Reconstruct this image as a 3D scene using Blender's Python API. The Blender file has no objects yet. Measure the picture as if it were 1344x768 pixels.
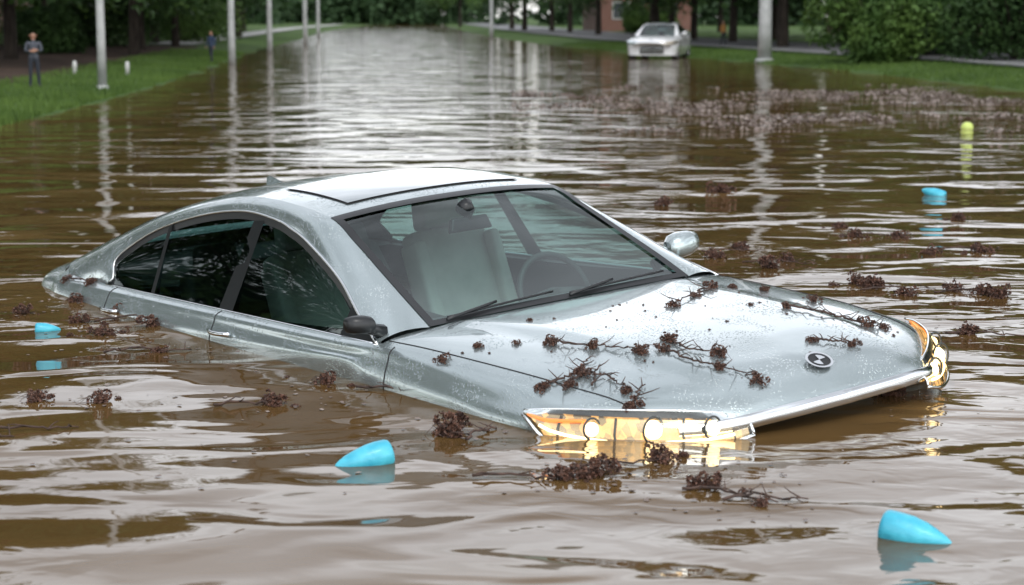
import bpy, bmesh, math, random
import numpy as np
from mathutils import Vector, Matrix, noise
from mathutils.bvhtree import BVHTree
random.seed(7)
sc=bpy.context.scene
COL=sc.collection
WL=0.07            # flood level correction
CAMH=1.417-WL; PITCH=.14901
# ------------------------------------------------------------ helpers
def link(o,parent=None):
    COL.objects.link(o)
    if parent: o.parent=parent
    return o
def empty(name):
    e=bpy.data.objects.new(name,None); COL.objects.link(e); return e
def mesh(name,V,F,mat,parent=None,smooth=True,mi=None):
    me=bpy.data.meshes.new(name); me.from_pydata([tuple(v) for v in V],[],F)
    mats=mat if isinstance(mat,(list,tuple)) else [mat]
    for m in mats: me.materials.append(m)
    if mi is not None: me.polygons.foreach_set("material_index",mi)
    if smooth: me.polygons.foreach_set("use_smooth",[True]*len(me.polygons))
    me.update()
    return link(bpy.data.objects.new(name,me),parent)
def grid(fn,nu,nv,close=False):
    V=[fn(i/nu,j/nv) for i in range(nu+1) for j in range(nv+1)]
    F=[(i*(nv+1)+j,i*(nv+1)+j+1,(i+1)*(nv+1)+j+1,(i+1)*(nv+1)+j) for i in range(nu) for j in range(nv)]
    return V,F
def tube(V,F,pts,rad,n=6,cap=True):
    pts=[Vector(p) for p in pts]; b=len(V)
    if not isinstance(rad,(list,tuple)): rad=[rad]*len(pts)
    prev=None
    for i,p in enumerate(pts):
        d=(pts[min(i+1,len(pts)-1)]-pts[max(i-1,0)]).normalized()
        if prev is None:
            a=d.cross(Vector((0,0,1)) if abs(d.z)<.9 else Vector((1,0,0))).normalized()
        else: a=(prev-d*prev.dot(d)).normalized()
        prev=a; c=d.cross(a)
        for k in range(n):
            t=2*math.pi*k/n; V.append(p+(a*math.cos(t)+c*math.sin(t))*rad[i])
    for i in range(len(pts)-1):
        for k in range(n):
            F.append((b+i*n+k,b+i*n+(k+1)%n,b+(i+1)*n+(k+1)%n,b+(i+1)*n+k))
    if cap:
        F.append(tuple(b+k for k in reversed(range(n)))); F.append(tuple(b+(len(pts)-1)*n+k for k in range(n)))
def cr(P,t):
    n=len(P)-1; t=max(0,min(n-1e-9,t)); i=int(t); u=t-i
    p1=P[i];p2=P[i+1];p0=P[i-1] if i>0 else p1*2-p2;p3=P[i+2] if i+2<=n else p2*2-p1
    return .5*((2*p1)+(p2-p0)*u+(2*p0-5*p1+4*p2-p3)*u*u+(3*p1-p0-3*p2+p3)*u**3)
# ------------------------------------------------------------ materials
def mat(name,base=(.5,.5,.5),rough=.5,metal=0,coat=0,spec=.5,**k):
    m=bpy.data.materials.new(name); m.use_nodes=True
    b=m.node_tree.nodes["Principled BSDF"]
    b.inputs["Base Color"].default_value=(*base,1); b.inputs["Roughness"].default_value=rough
    b.inputs["Metallic"].default_value=metal; b.inputs["Coat Weight"].default_value=coat
    b.inputs["Coat Roughness"].default_value=.04
    b.inputs["Specular IOR Level"].default_value=spec
    for kk,v in k.items(): b.inputs[kk].default_value=v
    return m
def N(m,t,**k):
    n=m.node_tree.nodes.new(t)
    for a,v in k.items(): setattr(n,a,v)
    return n
def noisecol(m,scale,c1,c2,lo=.35,hi=.65,detail=6,coord='Object',bump=0,bscale=None,dist=.02,mapscale=None):
    nt=m.node_tree; b=nt.nodes["Principled BSDF"]
    tc=N(m,'ShaderNodeTexCoord'); src=tc.outputs[coord]
    if mapscale:
        mp=N(m,'ShaderNodeMapping'); mp.inputs['Scale'].default_value=mapscale; nt.links.new(src,mp.inputs[0]); src=mp.outputs[0]
    n=N(m,'ShaderNodeTexNoise'); n.inputs['Scale'].default_value=scale; n.inputs['Detail'].default_value=detail
    nt.links.new(src,n.inputs['Vector'])
    r=N(m,'ShaderNodeValToRGB'); r.color_ramp.elements[0].position=lo; r.color_ramp.elements[1].position=hi
    r.color_ramp.elements[0].color=(*c1,1); r.color_ramp.elements[1].color=(*c2,1)
    nt.links.new(n.outputs['Fac'],r.inputs[0]); nt.links.new(r.outputs[0],b.inputs['Base Color'])
    if bump:
        n2=N(m,'ShaderNodeTexNoise'); n2.inputs['Scale'].default_value=bscale or scale*3; n2.inputs['Detail'].default_value=4
        nt.links.new(src,n2.inputs['Vector'])
        bp=N(m,'ShaderNodeBump'); bp.inputs['Strength'].default_value=bump; bp.inputs['Distance'].default_value=dist
        nt.links.new(n2.outputs['Fac'],bp.inputs['Height']); nt.links.new(bp.outputs[0],b.inputs['Normal'])
    return m
def paint(name,c1,c2,metal,droplets=True):
    m=mat(name,c1,.24,metal,1.0)
    noisecol(m,2.5,c1,c2,.3,.7)
    nt=m.node_tree; b=nt.nodes["Principled BSDF"]
    if droplets:   # wet paint: beads of water
        tc=N(m,'ShaderNodeTexCoord'); v=N(m,'ShaderNodeTexVoronoi'); v.inputs['Scale'].default_value=95
        nt.links.new(tc.outputs['Object'],v.inputs['Vector'])
        r=N(m,'ShaderNodeMapRange'); r.inputs[1].default_value=.12; r.inputs[2].default_value=.36; r.inputs[3].default_value=1; r.inputs[4].default_value=0
        nt.links.new(v.outputs['Distance'],r.inputs[0])
        n=N(m,'ShaderNodeTexNoise'); n.inputs['Scale'].default_value=7; n.inputs['Detail'].default_value=5; nt.links.new(tc.outputs['Object'],n.inputs['Vector'])
        r2=N(m,'ShaderNodeMapRange'); r2.inputs[1].default_value=.46; r2.inputs[2].default_value=.60
        nt.links.new(n.outputs['Fac'],r2.inputs[0])
        mu=N(m,'ShaderNodeMath',operation='MULTIPLY'); nt.links.new(r.outputs[0],mu.inputs[0]); nt.links.new(r2.outputs[0],mu.inputs[1])
        bp=N(m,'ShaderNodeBump'); bp.inputs['Strength'].default_value=.8; bp.inputs['Distance'].default_value=.0024
        nt.links.new(mu.outputs[0],bp.inputs['Height']); nt.links.new(bp.outputs[0],b.inputs['Coat Normal']); nt.links.new(bp.outputs[0],b.inputs['Normal'])
    return m
def glass(name,tint,extra=.03):
    m=bpy.data.materials.new(name); m.use_nodes=True; nt=m.node_tree; nt.nodes.clear()
    o=N(m,'ShaderNodeOutputMaterial'); mx=N(m,'ShaderNodeMixShader'); t=N(m,'ShaderNodeBsdfTransparent'); g=N(m,'ShaderNodeBsdfGlossy')
    t.inputs[0].default_value=(*tint,1); g.inputs['Roughness'].default_value=.015; g.inputs[0].default_value=(.92,.98,.97,1)
    f=N(m,'ShaderNodeFresnel'); f.inputs[0].default_value=1.5
    a=N(m,'ShaderNodeMath',operation='ADD'); a.inputs[1].default_value=extra
    nt.links.new(f.outputs[0],a.inputs[0]); nt.links.new(a.outputs[0],mx.inputs[0]); nt.links.new(t.outputs[0],mx.inputs[1]); nt.links.new(g.outputs[0],mx.inputs[2]); nt.links.new(mx.outputs[0],o.inputs[0])
    return m
M_silver=paint("silver_paint",(.385,.45,.455),(.43,.495,.50),.72)
M_white=paint("white_paint",(.72,.74,.74),(.76,.76,.76),0,False)
M_black=mat("black_trim",(.010,.011,.012),.35)
M_gap=mat("shut_line",(.01,.01,.01),.8)
M_chrome=mat("chrome",(.80,.82,.83),.10,1)
M_glassF=glass("windscreen_glass",(.66,.87,.83),.045)
M_glassS=glass("side_glass",(.26,.36,.34),.0)
M_sun=mat("sunroof_glass",(.05,.08,.085),.06,0,1)
M_seat=noisecol(mat("seat_leather",(.4,.41,.4),.5),9,(.58,.58,.54),(.68,.67,.62))
M_dark=mat("dark_interior",(.04,.045,.045),.6)
M_dash=mat("dashboard_plastic",(.09,.10,.10),.55)
M_rubber=mat("tyre_rubber",(.02,.02,.02),.8)
M_alloy=mat("alloy",(.5,.5,.52),.3,1)
M_lens=glass("headlight_lens",(.97,.95,.90),.0)
M_refl0=mat("headlight_reflector",(.50,.45,.38),.28,1)
def emis(name,base,ec,es,rough=.4):
    m=mat(name,base,rough); b=m.node_tree.nodes["Principled BSDF"]; b.inputs["Emission Color"].default_value=(*ec,1); b.inputs["Emission Strength"].default_value=es; return m
M_refl=emis("headlight_reflector_painted_glow",(.42,.34,.22),(1,.50,.12),.4,.25)
# faceted reflector bowl: lamp glow painted in as emission, varied per facet
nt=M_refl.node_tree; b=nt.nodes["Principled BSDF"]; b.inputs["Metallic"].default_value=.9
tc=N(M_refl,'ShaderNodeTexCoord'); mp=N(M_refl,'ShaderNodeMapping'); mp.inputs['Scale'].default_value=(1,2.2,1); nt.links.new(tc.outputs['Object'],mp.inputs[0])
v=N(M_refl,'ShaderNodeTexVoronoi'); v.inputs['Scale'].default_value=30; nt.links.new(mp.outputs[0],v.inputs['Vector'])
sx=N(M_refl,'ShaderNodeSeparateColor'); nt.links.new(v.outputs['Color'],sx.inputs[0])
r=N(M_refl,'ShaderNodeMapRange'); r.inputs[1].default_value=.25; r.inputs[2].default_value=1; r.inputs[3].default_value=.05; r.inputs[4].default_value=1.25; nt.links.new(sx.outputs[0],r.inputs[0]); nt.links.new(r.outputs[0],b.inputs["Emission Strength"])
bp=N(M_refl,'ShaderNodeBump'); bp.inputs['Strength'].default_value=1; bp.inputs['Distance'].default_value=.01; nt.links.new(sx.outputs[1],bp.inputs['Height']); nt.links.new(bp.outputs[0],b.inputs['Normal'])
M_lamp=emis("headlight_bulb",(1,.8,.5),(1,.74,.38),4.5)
M_amber=emis("indicator_amber",(.8,.22,.03),(1,.22,.02),.8,.3)
M_red=mat("tail_lamp_red",(.4,.02,.02),.15)
# ------------------------------------------------------------ car
D=[(-1.60,.875,.93),(-1.80,.815,1.02),(-2.02,.75,1.14),(-2.34,.68,1.26),(-2.50,.652,1.305),(-2.66,.632,1.34),(-2.95,.622,1.37),(-3.32,.63,1.345),(-3.68,.66,1.28),(-3.90,.705,1.20),(-4.0,.75,1.13),(-3.99,.80,1.035),(-4.45,.80,1.045)]
E=[(-1.555,.665,.962),(-1.715,.652,1.05),(-1.905,.630,1.15),(-2.12,.605,1.262),(-2.30,.586,1.347),(-2.6,.572,1.40),(-2.95,.56,1.427),(-3.35,.56,1.405),(-3.72,.565,1.352),(-4.0,.58,1.29),(-4.2,.60,1.235),(-4.4,.62,1.18),(-4.62,.65,1.11)]
C=[(-1.575,.962),(-1.73,1.055),(-1.90,1.165),(-2.09,1.285),(-2.26,1.383),(-2.58,1.44),(-2.95,1.462),(-3.35,1.448),(-3.74,1.40),(-4.03,1.33),(-4.24,1.265),(-4.44,1.195),(-4.64,1.12)]
D=[Vector(p) for p in D];E=[Vector(p) for p in E];C=[Vector((p[0],0,p[1])) for p in C]
def roofP(t,w,off=0):
    e=cr(E,t);c=cr(C,t);k=1-abs(w)**2.3
    p=Vector((e.x+(c.x-e.x)*k,e.y*w,e.z+(c.z-e.z)*k)); p.z+=off*.9; 
    if t<4: p.x+=off*.5
    return p
def belt(x): # bottom of side glass
    return .93+(-1.60-x)*(1.03-.93)/2.4
def sideY(z): return .868-.585*(z-.93)
rows=[]
def row(c0,c1,c2,c3,c4,c5,c6,c7): rows.append([Vector(p) for p in (c0,c1,c2,c3,c4,c5,c6,c7)])
row((-.36,0,.25),(-.35,.35,.25),(-.33,.60,.25),(-.38,.78,.25),(-.52,.88,.25),(-.62,.90,.25),(-.66,.90,.24),(-.70,.88,.22))
row((-.36,0,.50),(-.35,.35,.50),(-.33,.60,.50),(-.36,.80,.49),(-.52,.90,.47),(-.62,.925,.44),(-.66,.925,.38),(-.70,.89,.24))
row((-.34,0,.655),(-.33,.35,.65),(-.30,.58,.61),(-.35,.80,.59),(-.53,.91,.58),(-.62,.935,.56),(-.68,.935,.46),(-.72,.90,.24))
row((-.09,0,.708),(-.115,.34,.705),(-.19,.56,.692),(-.37,.79,.70),(-.55,.905,.70),(-.64,.938,.66),(-.69,.935,.5),(-.74,.90,.25))
row((-.145,0,.770),(-.165,.34,.766),(-.24,.56,.755),(-.42,.78,.768),(-.58,.90,.762),(-.66,.94,.69),(-.71,.935,.5),(-.76,.90,.25))
row((-.26,0,.828),(-.28,.34,.824),(-.35,.58,.812),(-.50,.80,.804),(-.62,.905,.775),(-.70,.942,.70),(-.74,.935,.5),(-.80,.90,.25))
row((-.46,0,.873),(-.48,.35,.87),(-.53,.61,.853),(-.63,.82,.828),(-.70,.908,.785),(-.75,.944,.71),(-.80,.935,.5),(-.84,.88,.25))
row((-.75,0,.915),(-.76,.35,.912),(-.79,.64,.895),(-.83,.84,.858),(-.87,.91,.80),(-.9,.944,.72),(-.9,.935,.5),(-.9,.86,.25))
row((-1.08,0,.945),(-1.08,.35,.943),(-1.09,.66,.928),(-1.10,.85,.888),(-1.10,.91,.83),(-1.1,.942,.74),(-1.1,.935,.5),(-1.1,.86,.25))
row((-1.36,0,.958),(-1.36,.36,.957),(-1.36,.68,.95),(-1.37,.858,.915),(-1.37,.908,.855),(-1.37,.938,.75),(-1.37,.93,.5),(-1.37,.86,.25))
row((-1.56,0,.958),(-1.56,.36,.958),(-1.57,.70,.955),(-1.58,.865,.932),(-1.58,.905,.88),(-1.58,.935,.77),(-1.58,.93,.5),(-1.58,.86,.25))
for x,z,y,ym in ((-1.75,.938,.872,.935),(-2.1,.950,.868,.938),(-2.8,.980,.852,.938),(-3.4,1.005,.838,.938),(-4.0,1.03,.812,.93),(-4.25,1.04,.805,.918)):
    row((x,0,z),(x,.3,z),(x,.6,z),(x,y,z),(x,(y+ym)/2+.012,z-.05),(x,ym,.83),(x,ym-.01,.5),(x,.86,.25))
row((-4.50,0,1.150),(-4.50,.3,1.148),(-4.50,.62,1.125),(-4.47,.79,1.055),(-4.45,.865,.995),(-4.45,.90,.83),(-4.45,.89,.5),(-4.45,.84,.25))
row((-4.62,0,1.125),(-4.62,.3,1.123),(-4.62,.60,1.105),(-4.60,.775,1.055),(-4.58,.845,.99),(-4.58,.88,.83),(-4.58,.87,.5),(-4.58,.83,.25))
row((-4.82,0,1.095),(-4.82,.3,1.093),(-4.81,.58,1.08),(-4.78,.75,1.045),(-4.75,.82,.98),(-4.74,.85,.83),(-4.72,.84,.5),(-4.70,.80,.25))
row((-4.97,0,1.080),(-4.96,.3,1.075),(-4.93,.55,1.06),(-4.89,.70,1.015),(-4.86,.77,.95),(-4.84,.80,.80),(-4.80,.80,.5),(-4.76,.77,.25))
row((-5.0,0,1.00),(-4.99,.3,.995),(-4.97,.52,.98),(-4.92,.67,.93),(-4.89,.73,.86),(-4.87,.76,.75),(-4.84,.76,.5),(-4.80,.73,.25))
row((-5.0,0,.70),(-4.99,.3,.70),(-4.97,.52,.70),(-4.93,.66,.69),(-4.90,.71,.68),(-4.88,.73,.62),(-4.85,.73,.45),(-4.82,.71,.25))
row((-4.95,0,.3),(-4.95,.3,.3),(-4.93,.5,.3),(-4.90,.62,.3),(-4.87,.68,.3),(-4.85,.70,.29),(-4.83,.70,.27),(-4.82,.70,.25))
R0,R1=10,17      # opening rows
def bodyP(r,c,sgn=1):
    n=len(rows)-1; r=max(0,min(n-1e-9,r)); i=int(r)
    idx=[max(0,i-1),i,min(n,i+1),min(n,i+2)]
    q=[cr(rows[k],c) for k in idx]; u=r-i
    if i==0:q[0]=q[1]*2-q[2]
    if i==3:q[0]=q[1]*2-q[2]   # crisp lower lip of the nose
    if i==2:q[3]=q[2]*2-q[1]
    if i+2>n:q[3]=q[2]*2-q[1]
    p=.5*((2*q[1])+(q[2]-q[0])*u+(2*q[0]-5*q[1]+4*q[2]-q[3])*u*u+(3*q[1]-q[0]-3*q[2]+q[3])*u**3)
    if 4<r<=10:   # bonnet crease: raised centre section
        f=min(1,(r-4)/2.0)*min(1,(10.3-r)/.8)
        cc=1.25+.35*(r-4)/6
        s=max(0,min(1,(cc+.10-c)/.20)); p.z+=.014*f*s*s*(3-2*s)
    return Vector((p.x,p.y*sgn,p.z))
def build_car(root,M_paint,lit=True):
    SR,SC=6,8
    V=[];F=[]
    nr=(len(rows)-1)*SR; ncl=7*SC
    for sgn in (1,-1):
        base=len(V)
        for i in range(nr+1):
            for j in range(ncl+1): V.append(bodyP(i/SR,j/SC,sgn))
        for i in range(nr):
            for j in range(ncl):
                if R0*SR<=i<R1*SR and j<3*SC: continue
                a=base+i*(ncl+1)+j; q=(a,a+1,a+ncl+2,a+ncl+1)
                F.append(q if sgn<0 else q[::-1])
    o=mesh("body_shell",V,F,M_paint,root)
    bm=bmesh.new(); bm.from_mesh(o.data); bmesh.ops.remove_doubles(bm,verts=bm.verts,dist=.0005); bmesh.ops.recalc_face_normals(bm,faces=bm.faces); bm.to_mesh(o.data); bm.free()
    V=[];F=[]
    for s in (1,-1):
        def f(u,w,s=s):
            t=u*12; d=cr(D,t);e=cr(E,t); p=d.lerp(e,w); L=(e-d).length
            k=4*w*(1-w)*.11*L
            p=p+Vector((0,.7,.7))*k
            return Vector((p.x,p.y*s,p.z))
        v,ff=grid(f,144,8); b=len(V); V+=v; F+=[tuple(b+k for k in q) for q in ff]
    mesh("pillars_and_roof_rails",V,F,M_paint,root)
    V,F=grid(lambda u,w:roofP(4.02+u*4.2,w*2-1),60,40); mesh("roof_panel",V,F,M_paint,root)
    V,F=grid(lambda u,w:roofP(11.6+u*.39,w*2-1),6,40); mesh("rear_glass_base",V,F,M_paint,root)
    V,F=grid(lambda u,w:roofP(0.0+u*4.02,(w*2-1),-.004),30,40); mesh("windscreen",V,F,M_glassF,root)
    V,F=grid(lambda u,w:roofP(8.22+u*3.38,(w*2-1),-.004),30,40); mesh("rear_window",V,F,M_glassF,root)
    V=[];F=[]
    def add(v,f):
        b=len(V); V.extend(v); F.extend([tuple(b+k for k in q) for q in f])
    for s in (1,-1):
        add(*grid(lambda u,w:roofP(u*4.0,s*(1-.055*w),.003),30,3))
        add(*grid(lambda u,w:roofP(8.2+u*3.4,s*(1-.06*w),.002),30,3))
    add(*grid(lambda u,w:roofP(3.83+.20*u,w*2-1,.003),3,40))
    add(*grid(lambda u,w:roofP(-.02+.20*u,w*2-1,.003),3,40))
    add(*grid(lambda u,w:roofP(8.15+.25*u,w*2-1,.002),3,40))
    mesh("windscreen_black_border",V,F,M_black,root)
    V,F=grid(lambda u,w:Vector((-1.49-.13*u,(w*2-1)*.70,.954-.02*math.sin(u*3.14)+.006*u)),4,20); mesh("cowl_panel",V,F,M_black,root)
    V,F=grid(lambda u,w:roofP(4.35+u*1.5,(w*2-1)*.78,.004),20,20); mesh("sunroof_seal",V,F,M_gap,root)
    V,F=grid(lambda u,w:roofP(4.37+u*1.46,(w*2-1)*.772,.008),20,20); mesh("sunroof_panel",V,F,M_sun,root)
    for s in (1,-1):
        def T(p): return Vector((p.x,p.y*s,p.z))
        def g(u,w):
            t=u*11; d=cr(D,t)
            zb=belt(d.x); z=zb+(d.z-zb)*w
            y=(sideY(zb)+(d.y-sideY(zb))*w)-.012+.012*math.sin(w*3.14)
            return Vector((d.x,y*s,z))
        V,F=grid(g,88,8); mesh("side_glass",V,F,M_glassS,root)
        V=[];F=[]
        cen=Vector((-2.85,0,1.13))
        def fr(u,w):
            t=u*11; d=cr(D,t); dd=Vector((cen.x+(d.x-cen.x)*.6-d.x,0,cen.z-d.z)); 
            tan=(cr(D,min(11,t+.05))-cr(D,max(0,t-.05))).normalized(); n=Vector((-tan.z,0,tan.x)); 
            if n.dot(dd)<0: n=-n
            p=d+n*(.034*w-.002); p.y=d.y+(d.z-p.z)*.585+.002-.008*w
            return T(p)
        v,f=grid(fr,88,2); V+=v;F+=f
        def strip(x0t,x0b,wt,wb):
            b=len(V)
            for k in range(7):
                w=k/6; 
                for sd in (-1,1):
                    x=x0b+(x0t-x0b)*w+sd*(wb+(wt-wb)*w)/2
                    best=min((abs(cr(D,tt/20).x-x),cr(D,tt/20).z) for tt in range(20,215))[1]
                    zb=belt(x)-.005; z=zb+(best-zb)*w
                    V.append(Vector((x,(sideY(z)+.004)*s,z)))
            for k in range(6): F.append((b+2*k,b+2*k+1,b+2*k+3,b+2*k+2))
        strip(-2.80,-2.80,.085,.12); strip(-3.58,-3.50,.03,.035)
        mesh("window_frame",V,F,M_black,root)
        V=[];F=[]
        tube(V,F,[T(cr(D,t/8)+Vector((0,.004,.002))) for t in range(0,89)],.0055)
        tube(V,F,[Vector((x,(sideY(belt(x))+.006)*s,belt(x)-.004)) for x in np.linspace(-1.60,-3.99,30)],.008)
        mesh("window_chrome_trim",V,F,M_chrome,root)
        V,F=grid(lambda u,w:Vector((-1.58-2.7*u,(sideY(belt(-1.58-2.4*u))-.05+.07*w)*s,belt(-1.58-2.4*u)-.008)),20,2); mesh("door_sill_top",V,F,M_dark,root)
        V,F=grid(lambda u,w:Vector((-1.6-2.4*u,(.80)*s,.45+.5*w)),4,2); mesh("door_card",V,F,M_dark,root)
        V=[];F=[]
        def surf(path,r=.003):
            tube(V,F,[bodyP(a,c,s) for a,c in path],r,5)
        def rofx(x,c):
            lo,hi=5,20
            for _ in range(30):
                mid=(lo+hi)/2
                if bodyP(mid,c).x>x: lo=mid
                else: hi=mid
            return lo
        surf([(9.95-k*.1,2.80-.01*k*.3) for k in range(0,54)])
        for x in (-1.50,-2.80,-3.85): surf([(rofx(x,c),c) for c in np.linspace(3.05,5.8,16)])
        surf([(17.6,2.9*k/10) for k in range(11)])
        mesh("panel_gaps",V,F,M_gap,root)
        for xh in (-2.62,-3.68):
            V=[];F=[]
            tube(V,F,[bodyP(rofx(xh-.18*k/6,4.35),4.35,s)+Vector((0,s*(.012+.022*math.sin(k/6*3.14)),0)) for k in range(7)],.010,6)
            mesh("door_handle",V,F,M_chrome,root)
        mx=-1.66 if s<0 else -1.98
        V=[];F=[]
        prof=[(0,.5),(.12,.85),(.35,1),(.7,.97),(.93,.8),(1,.45)]
        n=16
        ms=.58 if s<0 else .95
        for (u,rr) in prof:
            yy=.885+.19*u*ms
            for k in range(n):
                a=2*math.pi*k/n; ca,sa=math.cos(a),math.sin(a)
                ca=math.copysign(abs(ca)**.75,ca); sa=math.copysign(abs(sa)**.75,sa)
                V.append(Vector((mx+.055+(.075 if ca>0 else .035)*rr*ca*ms-.02*u,yy*s,(1.035 if s>0 else 1.005)+.064*rr*ms*sa*(1 if sa>0 else .9)+.01*u)))
        for i in range(len(prof)-1):
            for k in range(n): F.append((i*n+k,i*n+(k+1)%n,(i+1)*n+(k+1)%n,(i+1)*n+k))
        F.append(tuple(range(n)));F.append(tuple((len(prof)-1)*n+k for k in range(n)))
        mesh("mirror_housing",V,F,M_paint if s>0 else M_black,root)
        V=[];F=[]; tube(V,F,[(mx+.03,.83*s,.965),(mx+.04,.88*s,.985),(mx+.05,.94*s,1.0)],[.03,.022,.02],8); mesh("mirror_stalk",V,F,M_black,root)
        V=[Vector(p) for p in ((-1.60,.874*s,.935),(-1.86,.874*s,.945),(-1.86,.802*s,1.055),(-1.62,.870*s,.945))];F=[(0,1,2,3)]
        mesh("mirror_sail_panel",V,F,M_black,root)
        top=[Vector(p) for p in ((-.180,.40,.722),(-.245,.56,.758),(-.40,.76,.784),(-.56,.885,.795),(-.66,.940,.792))]
        bot=[Vector(p) for p in ((-.13,.42,.665),(-.19,.58,.635),(-.345,.79,.640),(-.54,.925,.69),(-.66,.947,.780))]
        def hl(u,w,off):
            a=cr(top,u*4);b_=cr(bot,u*4);p=a.lerp(b_,w); nn=Vector((.75,.55,.15)).normalized()
            p=p+nn*(off+.02*4*w*(1-w)); return T(p)
        V,F=grid(lambda u,w:hl(u,w,.016),32,8); mesh("headlight_lens",V,F,M_lens,root)
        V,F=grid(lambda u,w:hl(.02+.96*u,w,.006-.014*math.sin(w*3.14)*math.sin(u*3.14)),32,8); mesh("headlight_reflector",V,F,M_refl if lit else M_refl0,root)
        V=[];F=[]
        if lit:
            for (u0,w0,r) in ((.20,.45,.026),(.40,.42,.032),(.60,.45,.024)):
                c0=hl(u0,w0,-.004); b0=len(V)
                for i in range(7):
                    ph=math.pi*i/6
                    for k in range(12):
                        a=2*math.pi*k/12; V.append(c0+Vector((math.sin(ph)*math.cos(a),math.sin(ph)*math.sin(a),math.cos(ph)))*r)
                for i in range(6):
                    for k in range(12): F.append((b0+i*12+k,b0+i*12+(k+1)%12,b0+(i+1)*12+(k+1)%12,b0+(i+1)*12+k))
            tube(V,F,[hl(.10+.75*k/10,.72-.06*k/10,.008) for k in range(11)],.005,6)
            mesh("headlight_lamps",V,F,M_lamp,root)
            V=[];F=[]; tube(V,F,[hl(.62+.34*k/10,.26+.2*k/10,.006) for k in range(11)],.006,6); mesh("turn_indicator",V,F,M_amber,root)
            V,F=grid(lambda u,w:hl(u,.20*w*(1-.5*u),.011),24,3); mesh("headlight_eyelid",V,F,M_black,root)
            V=[];F=[]
            for u0,r in ((.20,.037),(.40,.043),(.60,.034)):
                c0=hl(u0,.43,.010); tube(V,F,[c0+Vector((0,math.cos(a)*r,math.sin(a)*r)) for a in np.linspace(0,6.2832,25)],.004,5)
            for u0 in (.09,.30,.51,.72): tube(V,F,[hl(u0,.18,.004),hl(u0+.015,.55,.0),hl(u0+.01,.95,.006)],.0045,5)
            mesh("headlight_inner_bezels",V,F,M_dark,root)
        V=[];F=[]; 
        tube(V,F,[hl(k/20,0,.016) for k in range(21)],.004,6); tube(V,F,[hl(k/20,1,.016) for k in range(21)],.007,6); tube(V,F,[hl(0,k/6,.016) for k in range(7)],.005,6)
        mesh("headlight_bezel",V,F,M_chrome,root)
        V,F=grid(lambda u,w:bodyP(20.9+.9*u,2.2+2.0*w,s)+Vector((-.008,.004*s,.002)),8,10); mesh("tail_lamp",V,F,M_red,root)
        for xw in (-.92,-3.90):
            V=[];F=[]
            pr=[(0,.20),(.0,.30),(.02,.335),(.10,.345),(.20,.335),(.22,.30),(.22,.2)]
            for (dy,r) in pr:
                for k in range(28):
                    a=2*math.pi*k/28; V.append(Vector((xw+r*math.cos(a),(.915-dy)*s,.345+r*math.sin(a))))
            for i in range(len(pr)-1):
                for k in range(28): F.append((i*28+k,i*28+(k+1)%28,(i+1)*28+(k+1)%28,(i+1)*28+k))
            mesh("tyre",V,F,M_rubber,root)
            V=[];F=[]
            for k in range(5):
                a=2*math.pi*k/5
                tube(V,F,[(xw,.90*s,.345),(xw+.21*math.cos(a),.89*s,.345+.21*math.sin(a))],[.04,.022],6)
            tube(V,F,[(xw+.215*math.cos(2*math.pi*k/24),.89*s,.345+.215*math.sin(2*math.pi*k/24)) for k in range(25)],.014,6)
            mesh("wheel_rim",V,F,M_alloy,root)
    V=[];F=[]
    pts=[bodyP(3.25,abs(c),1 if c>0 else -1)+Vector((.010,0,.0)) for c in np.linspace(-2.35,2.35,61)]
    for p in pts:
        for dz,dx in ((.018,-.008),(.010,.006),(-.012,.009),(-.030,.0)): V.append(p+Vector((dx,0,dz)))
    for i in range(60):
        for k in range(3): F.append((i*4+k,i*4+k+1,(i+1)*4+k+1,(i+1)*4+k))
    mesh("nose_chrome_strip",V,F,M_chrome,root)
    V=[];F=[]
    for c0 in (-1,1):
        for k in range(9):
            c=c0*(.12+.13*k)
            tube(V,F,[bodyP(r,abs(c),c0)+Vector((.008,0,0)) for r in np.linspace(.3,1.6,8)],.006,5)
    mesh("grille_bars",V,F,M_chrome,root)
    v,f=grid(lambda u,w:bodyP(.2+1.5*u,abs(1.35*(2*w-1)),1 if w>.5 else -1)+Vector((.003,0,0)),14,40); mesh("grille_backing",v,f,M_black,root)
    pc=bodyP(4.75,0); nrm=Vector((.5,0,.86)).normalized(); ax=Vector((0,1,0)); ay=nrm.cross(ax)
    def disc(r0,r1,off,m,nm,arc=(0,1)):
        V=[];F=[];n=32
        for k in range(n+1):
            a=2*math.pi*(arc[0]+(arc[1]-arc[0])*k/n)
            for r in (r0,r1): V.append(pc+nrm*off+(ax*math.cos(a)*1.25+ay*math.sin(a))*r)
        for k in range(n): F.append((2*k,2*k+1,2*k+3,2*k+2))
        mesh(nm,V,F,m,root)
    disc(.0005,.042,.012,M_black,"badge_field"); disc(.036,.044,.015,M_chrome,"badge_ring")
    disc(.0005,.026,.015,M_chrome,"badge_emblem",(.02,.23)); disc(.0005,.026,.015,M_chrome,"badge_emblem",(.52,.73)); 
    for y0,y1 in ((-.58,-.02),(.05,.58)):
        V=[];F=[]
        tube(V,F,[roofP(.12+.16*k/8,(y0+(y1-y0)*k/8)/.68,.012) for k in range(9)],.005,6)
        tube(V,F,[roofP(-.0+.26*k/5,(y0-.02+(y1-y0)*.5*k/5)/.68,.020) for k in range(6)],.006,6)
        mesh("wiper",V,F,M_black,root)
    V=[Vector(p) for p in ((-3.62,0,1.415),(-3.78,.022,1.395),(-3.78,-.022,1.395),(-3.76,0,1.455),(-3.80,0,1.447))];F=[(0,1,3),(0,3,2),(1,4,3),(2,3,4),(1,2,4)]
    mesh("roof_antenna",V,F,M_paint,root,False)
    V,F=grid(lambda u,w:Vector((-1.62-.42*u,(w*2-1)*.78,.925+.03*math.sin(u*2.6)-.14*u**4)),10,20); mesh("dashboard",V,F,M_dash,root)
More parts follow.
